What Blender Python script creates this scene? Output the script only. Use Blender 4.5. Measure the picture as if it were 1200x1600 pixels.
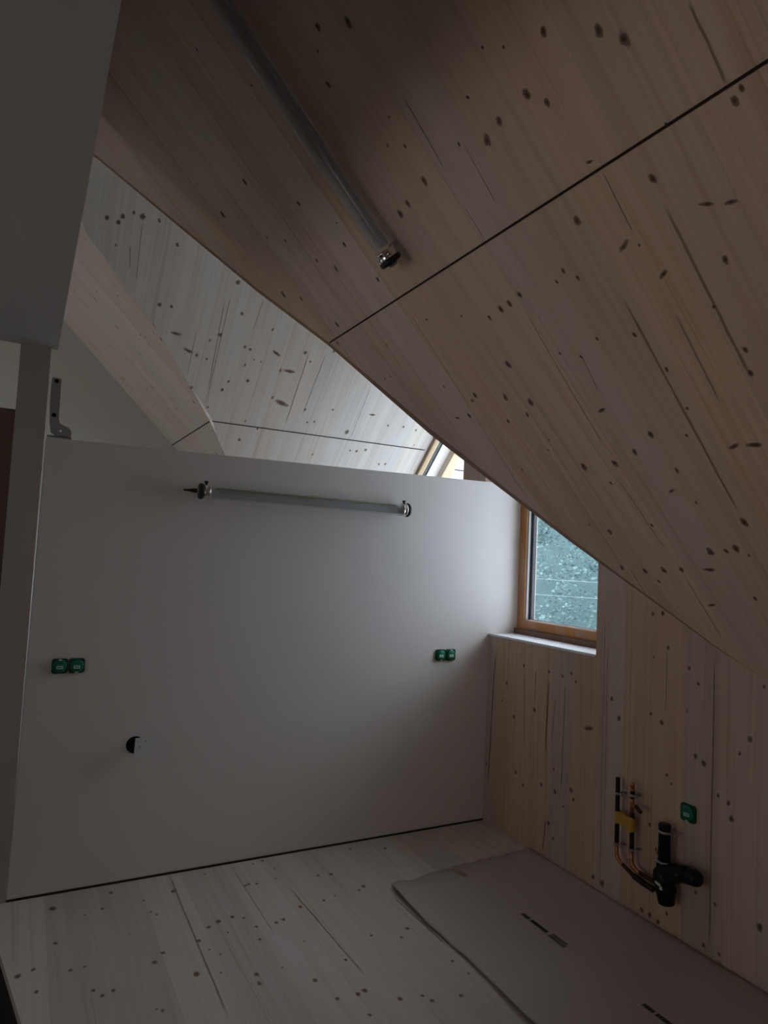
import bpy, bmesh, math, random
from mathutils import Vector, Matrix
import numpy as np
random.seed(7)
SC = bpy.context.scene
COL = SC.collection
for _o in list(bpy.data.objects): bpy.data.objects.remove(_o)

# ---------------- camera, exposure, world, lights ----------------
cd = bpy.data.cameras.new('camera'); cam = bpy.data.objects.new('camera', cd); COL.objects.link(cam)
CR = Vector((0.8807,-0.4713,0.0473)).normalized(); CF = Vector((0.4680,0.8812,0.0664)).normalized()
CU = CR.cross(CF).normalized(); CR = CF.cross(CU).normalized()
mw = Matrix((( CR.x, CU.x,-CF.x,0.0),(CR.y,CU.y,-CF.y,0.0),(CR.z,CU.z,-CF.z,1.6),(0,0,0,1)))
cam.matrix_world = mw
cd.sensor_fit = 'VERTICAL'; cd.sensor_height = 36.0; cd.lens = 1053.55*36/1600; cd.clip_start = 0.02
SC.camera = cam
SC.view_settings.view_transform = 'Standard'
SC.view_settings.look = 'None'
SC.view_settings.exposure = 0.55
SC.view_settings.gamma = 1.0
SC.view_settings.use_curve_mapping = False

SKY = 6.1; LREAR = 1.8; LLEFT = 1.8; LFAR = 9.0; LSTAIR = 1.7
w = bpy.data.worlds.new('world'); SC.world = w; w.use_nodes = True
wn = w.node_tree.nodes; wl = w.node_tree.links; wn.clear()
wo = wn.new('ShaderNodeOutputWorld'); wb = wn.new('ShaderNodeBackground'); wb.inputs['Strength'].default_value = SKY
tc = wn.new('ShaderNodeTexCoord'); sp = wn.new('ShaderNodeSeparateXYZ'); rp = wn.new('ShaderNodeValToRGB')
wl.new(tc.outputs['Generated'], sp.inputs[0]); wl.new(sp.outputs['Z'], rp.inputs[0])
rp.color_ramp.elements[0].position = 0.0; rp.color_ramp.elements[0].color = (0.46,0.48,0.58,1)
rp.color_ramp.elements[1].position = 0.6; rp.color_ramp.elements[1].color = (0.92,0.93,1.10,1)
wl.new(rp.outputs[0], wb.inputs['Color']); wl.new(wb.outputs[0], wo.inputs[0])

def area_light(name, loc, target, sx, sy, power, color, portal=False):
    l = bpy.data.lights.new(name, 'AREA'); l.shape = 'RECTANGLE'; l.size = sx; l.size_y = sy
    l.energy = power; l.color = color
    o = bpy.data.objects.new(name, l); COL.objects.link(o); o.location = loc
    o.rotation_euler = (Vector(target)-Vector(loc)).to_track_quat('-Z','Z').to_euler()
    if portal: l.cycles.is_portal = True
    return o
# sky portals in the two glazed openings
#area_light('portal_window', (3.02,3.05,1.85), (2.0,3.05,1.85), 1.3, 1.5, 1, (1,1,1), True)
#area_light('portal_gable', (3.42,5.2,2.0), (2.0,5.2,2.0), 2.9, 3.9, 1, (1,1,1), True)
# added fill lights out of view; no windows are built there
area_light('fill_rear', (-0.9,-2.88,1.7), (0.6,3.0,1.2), 1.6, 1.2, LREAR, (1.0,0.90,0.86))  # added soft fill from behind the camera
area_light('fill_left', (-3.0,2.3,1.6), (0.0,2.6,0.2), 1.0, 1.0, LLEFT, (0.86,0.94,1.0))  # added fill from the left for the brighter floor patch

area_light('fill_low_left', (-3.3,1.1,0.80), (1.9,1.3,1.95), 0.9, 1.1, LSTAIR, (1.0,0.90,0.85)).data.spread = math.radians(80)  # unseen added fill, brightens the lower part of the main slope
area_light('fill_far_room', (-2.9,5.5,1.5), (1.0,6.0,3.6), 0.9, 0.9, LFAR, (0.97,0.97,1.0))  # added fill beyond the partition, lifts the far roof strip

# ---------------- node helpers and materials ----------------
def new_mat(name):
    m = bpy.data.materials.new(name); m.use_nodes = True
    nt = m.node_tree; nt.nodes.clear()
    out = nt.nodes.new('ShaderNodeOutputMaterial')
    return m, nt, out
class NB:
    def __init__(s, nt): s.nt = nt
    def n(s, t, **kw):
        x = s.nt.nodes.new(t)
        for k, v in kw.items(): setattr(x, k, v)
        return x
    def l(s, a, b): s.nt.links.new(a, b)
    def put(s, v, sock):
        if isinstance(v, (int, float)): sock.default_value = v
        elif isinstance(v, tuple): sock.default_value = v
        else: s.l(v, sock)
    def math(s, op, a, b=0.0, c=None, clamp=False):
        x = s.n('ShaderNodeMath', operation=op); x.use_clamp = clamp
        s.put(a, x.inputs[0]); s.put(b, x.inputs[1])
        if c is not None: s.put(c, x.inputs[2])
        return x.outputs[0]
    def maprange(s, v, a, b, c, d, smooth=True):
        x = s.n('ShaderNodeMapRange'); x.interpolation_type = 'SMOOTHSTEP' if smooth else 'LINEAR'
        s.put(v, x.inputs[0])
        for i, q in enumerate((a,b,c,d)): s.put(q, x.inputs[i+1])
        return x.outputs[0]
    def mix(s, f, a, b, bt='MIX'):
        x = s.n('ShaderNodeMix', data_type='RGBA', blend_type=bt)
        s.put(f, x.inputs[0]); s.put(a, x.inputs[6]); s.put(b, x.inputs[7]); return x.outputs[2]
    def vec(s, x, y, z=0.0):
        c = s.n('ShaderNodeCombineXYZ'); s.put(x, c.inputs[0]); s.put(y, c.inputs[1]); s.put(z, c.inputs[2]); return c.outputs[0]
    def noise(s, vec, scale=1.0, detail=3.0, rough=0.5):
        x = s.n('ShaderNodeTexNoise'); s.l(vec, x.inputs['Vector']); x.inputs['Scale'].default_value = scale
        x.inputs['Detail'].default_value = detail; x.inputs['Roughness'].default_value = rough; return x.outputs[0]

def simple(name, col, rough=0.6, metal=0.0, spec=0.5, bump=0.0, bscale=60.0, var=0.0):
    m, nt, out = new_mat(name); b = NB(nt)
    p = b.n('ShaderNodeBsdfPrincipled'); p.inputs['Roughness'].default_value = rough
    p.inputs['Metallic'].default_value = metal; p.inputs['Specular IOR Level'].default_value = spec
    t = b.n('ShaderNodeTexCoord').outputs['Object']
    ns = b.noise(t, bscale, 4.0, 0.6)
    c = tuple(col)+(1,); d = tuple(x*(1-var) for x in col)+(1,)
    b.l(b.mix(ns, c, d), p.inputs['Base Color'])
    if bump:
        bm_ = b.n('ShaderNodeBump'); bm_.inputs['Strength'].default_value = bump; bm_.inputs['Distance'].default_value = 0.002
        b.l(ns, bm_.inputs['Height']); b.l(bm_.outputs[0], p.inputs['Normal'])
    b.l(p.outputs[0], out.inputs[0]); return m

def wood(name, base, late, bw=0.19, seed=0.0, dens=0.0, board_var=0.10, knots=True):
    """laminated spruce: boards run along uv.x, are bw wide across uv.y (metres)"""
    m, nt, out = new_mat(name); b = NB(nt)
    uvn = b.n('ShaderNodeUVMap'); uvn.uv_map = 'UVMap'
    s = b.n('ShaderNodeSeparateXYZ'); b.l(uvn.outputs[0], s.inputs[0]); u, v = s.outputs[0], s.outputs[1]
    vb = b.math('DIVIDE', v, bw); bi = b.math('FLOOR', vb); fr = b.math('FRACT', vb)
    wn_ = b.n('ShaderNodeTexWhiteNoise'); wn_.noise_dimensions = '2D'; b.l(b.vec(bi, seed), wn_.inputs['Vector'])
    rnd = wn_.outputs['Value']
    # slow wander of the fibres
    wob = b.noise(b.vec(b.math('MULTIPLY', u, 0.9), b.math('MULTIPLY', v, 4.0), b.math('MULTIPLY', rnd, 30.0)), 1.0, 3.0)
    vv = b.math('ADD', v, b.math('MULTIPLY', wob, 0.05))
    g1 = b.noise(b.vec(b.math('MULTIPLY', u, 0.6), b.math('MULTIPLY', vv, 55.0), b.math('MULTIPLY', rnd, 17.0)), 1.0, 4.0, 0.6)
    g2 = b.noise(b.vec(b.math('MULTIPLY', u, 1.5), b.math('MULTIPLY', vv, 16.0), b.math('MULTIPLY', rnd, 9.0)), 1.0, 2.0, 0.5)
    g3 = b.noise(b.vec(b.math('MULTIPLY', u, 0.35), b.math('MULTIPLY', vv, 26.0), b.math('ADD', b.math('MULTIPLY', rnd, 9.0), 5.0)), 1.0, 2.0, 0.5)
    f = b.math('ADD', b.math('MULTIPLY', b.maprange(g1, 0.35, 0.75, 0, 1), 0.30), b.math('MULTIPLY', b.maprange(g2, 0.35, 0.8, 0, 1), 0.30))
    g4 = b.noise(b.vec(b.math('MULTIPLY', u, 0.45), b.math('MULTIPLY', vv, 95.0), b.math('ADD', b.math('MULTIPLY', rnd, 21.0), 2.0)), 1.0, 3.0, 0.6)
    pt = b.noise(b.vec(b.math('MULTIPLY', u, 0.5), b.math('MULTIPLY', v, 5.0), b.math('MULTIPLY', rnd, 12.0)), 1.0, 2.0)
    f = b.math('ADD', f, b.math('MULTIPLY', b.maprange(g3, 0.60, 0.72, 0, 1), 0.35))
    f = b.math('ADD', f, b.math('MULTIPLY', b.math('MULTIPLY', b.maprange(g4, 0.52, 0.66, 0, 1), b.maprange(pt, 0.48, 0.62, 0, 1)), 0.55), clamp=True)
    col = b.mix(f, tuple(base)+(1,), tuple(late)+(1,))
    lo = 1.0-board_var; 
    br = b.maprange(rnd, 0.0, 1.0, lo, 1.0+board_var*0.4, False)
    hs = b.n('ShaderNodeHueSaturation'); hs.inputs['Saturation'].default_value = 1.0
    b.l(col, hs.inputs['Color']); b.l(br, hs.inputs['Value'])
    b.l(b.maprange(b.math('FRACT', b.math('MULTIPLY', rnd, 7.3)), 0, 1, 0.85, 1.25, False), hs.inputs['Saturation'])
    col = hs.outputs[0]
    # board seams, only on some boards
    e = b.math('MINIMUM', fr, b.math('SUBTRACT', 1.0, fr)); seam = b.maprange(e, 0.0, 0.012, 1.0, 0.0)
    col = b.mix(b.math('MULTIPLY', seam, b.maprange(rnd, 0.2, 0.9, 0.02, 0.35, False)), col, (0.16,0.09,0.05,1))
    if knots:
        vt = b.n('ShaderNodeTexVoronoi'); vt.voronoi_dimensions = '2D'
        wv = b.noise(b.vec(u, v), 30.0, 2.0)
        b.l(b.vec(b.math('ADD', b.math('MULTIPLY', u, 4.0), b.math('MULTIPLY', wv, 0.03)), b.math('ADD', b.math('MULTIPLY', v, 6.5), seed)), vt.inputs['Vector']); vt.inputs['Scale'].default_value = 1.0
        sc = b.n('ShaderNodeSeparateXYZ'); b.l(vt.outputs['Color'], sc.inputs[0])
        size = b.math('MULTIPLY', b.maprange(sc.outputs[0], 1.0-dens, 1.0, 0.02, 0.06, False), 1.0)
        has = b.math('GREATER_THAN', sc.outputs[0], 1.0-dens)
        k = b.math('DIVIDE', vt.outputs['Distance'], size)
        km = b.math('MULTIPLY', b.maprange(k, 0.7, 1.2, 1.0, 0.0), has)
        kh = b.math('MULTIPLY', b.maprange(k, 0.8, 3.0, 0.35, 0.0), has)
        col = b.mix(kh, col, (0.36,0.22,0.12,1))
        col = b.mix(b.math('MULTIPLY', km, 0.8), col, (0.09,0.045,0.025,1))
    p = b.n('ShaderNodeBsdfPrincipled'); p.inputs['Roughness'].default_value = 0.62; p.inputs['Specular IOR Level'].default_value = 0.25
    b.l(col, p.inputs['Base Color'])
    bm_ = b.n('ShaderNodeBump'); bm_.inputs['Strength'].default_value = 0.15; bm_.inputs['Distance'].default_value = 0.001
    b.l(g1, bm_.inputs['Height']); b.l(bm_.outputs[0], p.inputs['Normal'])
    b.l(p.outputs[0], out.inputs[0]); return m

def knot_mat(name, core, halo):
    """knots and cracks: quads with a -1..1 map, soft irregular edge"""
    m, nt, out = new_mat(name); b = NB(nt)
    kv = b.n('ShaderNodeUVMap'); kv.uv_map = 'UVMap'
    s = b.n('ShaderNodeSeparateXYZ'); b.l(kv.outputs[0], s.inputs[0]); u, v = s.outputs[0], s.outputs[1]
    uu = b.math('SUBTRACT', b.math('MULTIPLY', b.math('FRACT', u), 2.0), 1.0); vv = b.math('SUBTRACT', b.math('MULTIPLY', b.math('FRACT', v), 2.0), 1.0)
    r_ = b.math('SQRT', b.math('ADD', b.math('MULTIPLY', uu, uu), b.math('MULTIPLY', vv, vv)))
    t = b.n('ShaderNodeTexCoord').outputs['Object']
    r_ = b.math('ADD', r_, b.math('MULTIPLY', b.math('SUBTRACT', b.noise(t, 70.0, 3.0), 0.5), 0.9))
    a = b.maprange(r_, 0.36, 0.92, 0.95, 0.0)
    c = b.mix(b.maprange(r_, 0.15, 0.6, 0.0, 1.0), tuple(core)+(1,), tuple(halo)+(1,))
    p = b.n('ShaderNodeBsdfPrincipled'); p.inputs['Roughness'].default_value = 0.7; p.inputs['Specular IOR Level'].default_value = 0.2
    b.l(c, p.inputs['Base Color']); b.l(a, p.inputs['Alpha'])
    b.l(p.outputs[0], out.inputs[0]); return m
def crack_mat(name, col):
    m, nt, out = new_mat(name); b = NB(nt)
    kv = b.n('ShaderNodeUVMap'); kv.uv_map = 'UVMap'
    s = b.n('ShaderNodeSeparateXYZ'); b.l(kv.outputs[0], s.inputs[0])
    vv = b.math('ABSOLUTE', b.math('SUBTRACT', b.math('MULTIPLY', s.outputs[1], 2.0), 1.0))
    uu = b.math('ABSOLUTE', b.math('SUBTRACT', b.math('MULTIPLY', s.outputs[0], 2.0), 1.0))
    t = b.n('ShaderNodeTexCoord').outputs['Object']
    a = b.math('MULTIPLY', b.maprange(b.math('ADD', vv, b.math('MULTIPLY', b.math('SUBTRACT', b.noise(t, 25.0, 3.0), 0.5), 0.8)), 0.2, 1.0, 0.52, 0.0), b.maprange(uu, 0.75, 1.0, 1.0, 0.0))
    p = b.n('ShaderNodeBsdfPrincipled'); p.inputs['Base Color'].default_value = tuple(col)+(1,); p.inputs['Roughness'].default_value = 0.8
    b.l(a, p.inputs['Alpha']); b.l(p.outputs[0], out.inputs[0]); return m
def pane_mat(name, tint, ior=1.45, k=1.0):
    m, nt, out = new_mat(name); b = NB(nt)
    tr = b.n('ShaderNodeBsdfTransparent'); tr.inputs[0].default_value = tuple(tint)+(1,)
    gl = b.n('ShaderNodeBsdfGlossy'); gl.inputs['Roughness'].default_value = 0.03
    lw = b.n('ShaderNodeLayerWeight'); lw.inputs[0].default_value = 0.5
    mx = b.n('ShaderNodeMixShader'); b.l(b.math('MULTIPLY', b.math('ADD', b.math('MULTIPLY', b.math('POWER', lw.outputs['Facing'], 5.0), 0.9), 0.04), k, clamp=True), mx.inputs[0]); b.l(tr.outputs[0], mx.inputs[1]); b.l(gl.outputs[0], mx.inputs[2])
    b.l(mx.outputs[0], out.inputs[0]); return m
def milky_mat(name, tint, col, dens):
    m, nt, out = new_mat(name); b = NB(nt)
    tr = b.n('ShaderNodeBsdfTransparent'); tr.inputs[0].default_value = tuple(tint)+(1,)
    p = b.n('ShaderNodeBsdfPrincipled'); p.inputs['Base Color'].default_value = tuple(col)+(1,); p.inputs['Roughness'].default_value = 0.18
    lw = b.n('ShaderNodeLayerWeight'); lw.inputs[0].default_value = 0.35
    mx = b.n('ShaderNodeMixShader'); b.l(b.math('ADD', b.math('MULTIPLY', lw.outputs['Facing'], 0.35), dens, clamp=True), mx.inputs[0])
    b.l(tr.outputs[0], mx.inputs[1]); b.l(p.outputs[0], mx.inputs[2]); b.l(mx.outputs[0], out.inputs[0]); return m

def wall_mat(name, col, spec=0.15):
    return simple(name, col, 0.85, 0, spec, 0.12, 180.0, 0.04)

M = {}
M['wood_ceiling'] = wood('wood_ceiling', (0.83,0.67,0.55), (0.62,0.44,0.32), 0.19, 1.7, 0.05, 0.10)
M['wood_wall'] = wood('wood_wall', (0.66,0.52,0.42), (0.47,0.32,0.22), 0.17, 4.2, 0.05, 0.10)
M['wood_bright'] = wood('wood_bright', (0.70,0.63,0.57), (0.54,0.44,0.37), 0.15, 7.9, 0.10, 0.08)
M['wood_floor'] = wood('wood_floor', (0.60,0.54,0.49), (0.47,0.38,0.31), 0.20, 2.4, 0.10, 0.14)
M['wood_frame'] = wood('wood_frame', (0.50,0.28,0.16), (0.38,0.19,0.10), 0.08, 3.1, 0.0, 0.06, False)
M['wood_trim'] = wood('wood_trim', (0.38,0.26,0.18), (0.29,0.19,0.12), 0.3, 6.1, 0.0, 0.05, False)
M['dark_rail'] = simple('dark_brown_rail', (0.15,0.075,0.04), 0.6)
M['wood_warm'] = wood('wood_warm', (0.62,0.47,0.33), (0.50,0.35,0.22), 0.16, 9.3, 0.05, 0.08)
M['knot'] = knot_mat('knot', (0.13,0.075,0.05), (0.36,0.25,0.18))
M['crack'] = crack_mat('crack', (0.25,0.15,0.09))
M['joint'] = simple('joint_shadow_gap', (0.03,0.02,0.015), 0.9)
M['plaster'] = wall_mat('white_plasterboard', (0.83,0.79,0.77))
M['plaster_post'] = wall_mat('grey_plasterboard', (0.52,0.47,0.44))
M['plaster_back'] = wall_mat('white_back_wall', (0.66,0.68,0.64))
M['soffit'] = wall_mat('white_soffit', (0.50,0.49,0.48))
M['brown_wall'] = simple('brown_panel', (0.13,0.08,0.055), 0.7, 0, 0.3, 0.1, 40, 0.3)
M['stair_dark'] = simple('dark_stairwell_lining', (0.03,0.022,0.02), 0.9)
M['white_paint'] = simple('white_painted_sill', (0.80,0.82,0.84), 0.35, 0, 0.5, 0.02, 50)
M['black_metal'] = simple('black_metal', (0.012,0.014,0.018), 0.45, 0.0, 0.5)
M['black_rubber'] = simple('black_rubber', (0.012,0.011,0.011), 0.5, 0, 0.5, 0.1, 90)
M['black_pipe'] = simple('black_drain_plastic', (0.007,0.0065,0.0065), 0.45, 0, 0.25)
M['chrome'] = simple('polished_steel', (0.75,0.74,0.72), 0.16, 1.0)
M['galvanised'] = simple('galvanised_steel', (0.50,0.53,0.56), 0.42, 0.85, 0.5, 0.2, 45, 0.25)
M['copper'] = simple('copper', (0.62,0.26,0.13), 0.34, 0.9, 0.5, 0.05, 60, 0.35)
M['insulation'] = simple('black_pipe_insulation', (0.018,0.014,0.013), 0.7, 0, 0.4, 0.2, 120)
M['brown_lagging'] = simple('dark_red_brown_pipe', (0.10,0.035,0.022), 0.5, 0.3, 0.4, 0.1, 60, 0.4)
M['tape'] = simple('yellow_tape', (0.62,0.36,0.05), 0.45, 0, 0.5, 0.2, 30, 0.25)
M['green'] = simple('green_plastic', (0.0,0.17,0.085), 0.38, 0, 0.5)
M['green_dark'] = simple('dark_green_plastic', (0.0,0.075,0.045), 0.4, 0, 0.5)
M['label'] = simple('white_label', (0.62,0.78,0.70), 0.5)
M['pcb'] = simple('olive_led_strip', (0.42,0.45,0.17), 0.5, 0, 0.4, 0.0, 30, 0.2)
M['diffuser'] = milky_mat('frosted_inner_tube', (0.85,0.87,0.88), (0.50,0.52,0.56), 0.10)
M['tube'] = pane_mat('clear_tube', (0.98,0.99,0.99), 1.4, 1.2)
M['diffuser_grey'] = milky_mat('grey_inner_tube', (0.80,0.80,0.82), (0.66,0.66,0.70), 0.6)
M['reflector_grey'] = simple('dim_grey_tray', (0.62,0.62,0.66), 0.3, 0.3, 0.5)
M['reflector'] = simple('grey_reflector', (0.74,0.74,0.76), 0.4, 0.0, 0.5)
M['glass'] = pane_mat('window_glass', (0.90,0.97,0.96), 1.45, 1.0)
M['paper'] = simple('grey_floor_board_sheet', (0.47,0.42,0.39), 0.42, 0, 0.35, 0.25, 14, 0.10)
M['ink'] = simple('black_print', (0.03,0.02,0.02), 0.6)
M['ink_soft'] = simple('grey_print', (0.13,0.11,0.10), 0.6)
M['void'] = simple('black_hole', (0.004,0.003,0.003), 0.9)

# ---------------- mesh helpers ----------------
def obj(name, bm, mats, parent=None, smooth=False, label=None, recalc=True):
    me = bpy.data.meshes.new(name)
    if recalc: bmesh.ops.recalc_face_normals(bm, faces=bm.faces[:])
    bm.to_mesh(me); bm.free()
    if not isinstance(mats, (list, tuple)): mats = [mats]
    for m in mats: me.materials.append(m)
    if smooth:
        for p in me.polygons: p.use_smooth = True
    o = bpy.data.objects.new(name, me); COL.objects.link(o)
    if parent: o.parent = parent; o.matrix_parent_inverse = Matrix.Translation(-Vector(parent.location))
    if label: o['label'] = label
    return o
def tag(o, label, cat, group=None, kind=None):
    o['label'] = label; o['category'] = cat
    if group: o['group'] = group
    if kind: o['kind'] = kind
    return o
def thing(name, loc, label, cat, group=None):
    o = bpy.data.objects.new(name, None); o.empty_display_size = 0.05; COL.objects.link(o); o.location = loc
    return tag(o, label, cat, group)
def struct(o, label): o['kind'] = 'structure'; o['label'] = label; return o

def frame_uv(bm, fr, scale=1.0):
    o, U, V = [Vector(a) for a in fr]; lay = (bm.loops.layers.uv.get('UVMap') or bm.loops.layers.uv.new('UVMap'))
    for f in bm.faces:
        for l in f.loops:
            q = l.vert.co - o; l[lay].uv = (q.dot(U)*scale, q.dot(V)*scale)
def slab(bm, poly, off):
    """closed prism: polygon poly (3D) swept by vector off"""
    off = Vector(off); a = [bm.verts.new(p) for p in poly]; b2 = [bm.verts.new(Vector(p)+off) for p in poly]
    n = len(poly); bm.faces.new(a); bm.faces.new(b2[::-1])
    for i in range(n): bm.faces.new((a[i], b2[i], b2[(i+1)%n], a[(i+1)%n]))
def box(bm, lo, hi):
    x0,y0,z0 = lo; x1,y1,z1 = hi
    slab(bm, [(x0,y0,z0),(x1,y0,z0),(x1,y1,z0),(x0,y1,z0)], (0,0,z1-z0))
def bevel(bm, w_, seg=2):
    bmesh.ops.bevel(bm, geom=bm.edges[:], offset=w_, segments=seg, profile=0.6, affect='EDGES')
def box_uv(bm, along):
    """uv for beams: u along the 'along' vector, v across"""
    A = Vector(along).normalized(); lay = (bm.loops.layers.uv.get('UVMap') or bm.loops.layers.uv.new('UVMap'))
    bm.normal_update()
    for f in bm.faces:
        s = f.normal.cross(A)
        s = s.normalized() if s.length > 1e-3 else Vector((0,1,0))
        for l in f.loops: l[lay].uv = (l.vert.co.dot(A), l.vert.co.dot(s))
def ring_frame(d):
    d = Vector(d).normalized(); a = Vector((0,0,1)) if abs(d.z) < 0.9 else Vector((1,0,0))
    s = d.cross(a).normalized(); return d, s, s.cross(d).normalized()
def tube(bm, pts, r, seg=20, caps=True):
    pts = [Vector(p) for p in pts]; rs = r if isinstance(r, (list, tuple)) else [r]*len(pts)
    rings = []; d0 = (pts[1]-pts[0]).normalized(); _, s, t = ring_frame(d0)
    for i, p in enumerate(pts):
        if i == 0: d = pts[1]-pts[0]
        elif i == len(pts)-1: d = pts[-1]-pts[-2]
        else: d = (pts[i+1]-pts[i]).normalized()+(pts[i]-pts[i-1]).normalized()
        if d.length < 1e-9: d = d0
        d.normalize(); s = (s-d*s.dot(d)).normalized(); t = d.cross(s)
        rings.append([bm.verts.new(p+(s*math.cos(a)+t*math.sin(a))*rs[i]) for a in [2*math.pi*k/seg for k in range(seg)]])
    for i in range(len(rings)-1):
        for k in range(seg): bm.faces.new((rings[i][k], rings[i][(k+1)%seg], rings[i+1][(k+1)%seg], rings[i+1][k]))
    if caps: bm.faces.new(rings[0][::-1]); bm.faces.new(rings[-1])
def lathe(bm, p0, d, prof, seg=24):
    """profile [(distance along d, radius)]"""
    d = Vector(d).normalized(); p0 = Vector(p0); _, s, t = ring_frame(d); rings = []
    for h, r in prof: rings.append([bm.verts.new(p0+d*h+(s*math.cos(2*math.pi*k/seg)+t*math.sin(2*math.pi*k/seg))*max(r,1e-4)) for k in range(seg)])
    for i in range(len(rings)-1):
        for k in range(seg): bm.faces.new((rings[i][k], rings[i][(k+1)%seg], rings[i+1][(k+1)%seg], rings[i+1][k]))
    bm.faces.new(rings[0][::-1]); bm.faces.new(rings[-1])
def elbow(a, c, b, rad, n=6):
    """points of a path a -> corner c -> b with a rounded corner"""
    a, c, b = Vector(a), Vector(c), Vector(b); u1 = (a-c).normalized(); u2 = (b-c).normalized()
    P0 = c+u1*rad; P2 = c+u2*rad; out_ = [a]
    for i in range(n+1):
        t = i/n; out_.append(P0*(1-t)**2+c*2*t*(1-t)+P2*t*t)
    out_.append(b); return out_

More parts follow.
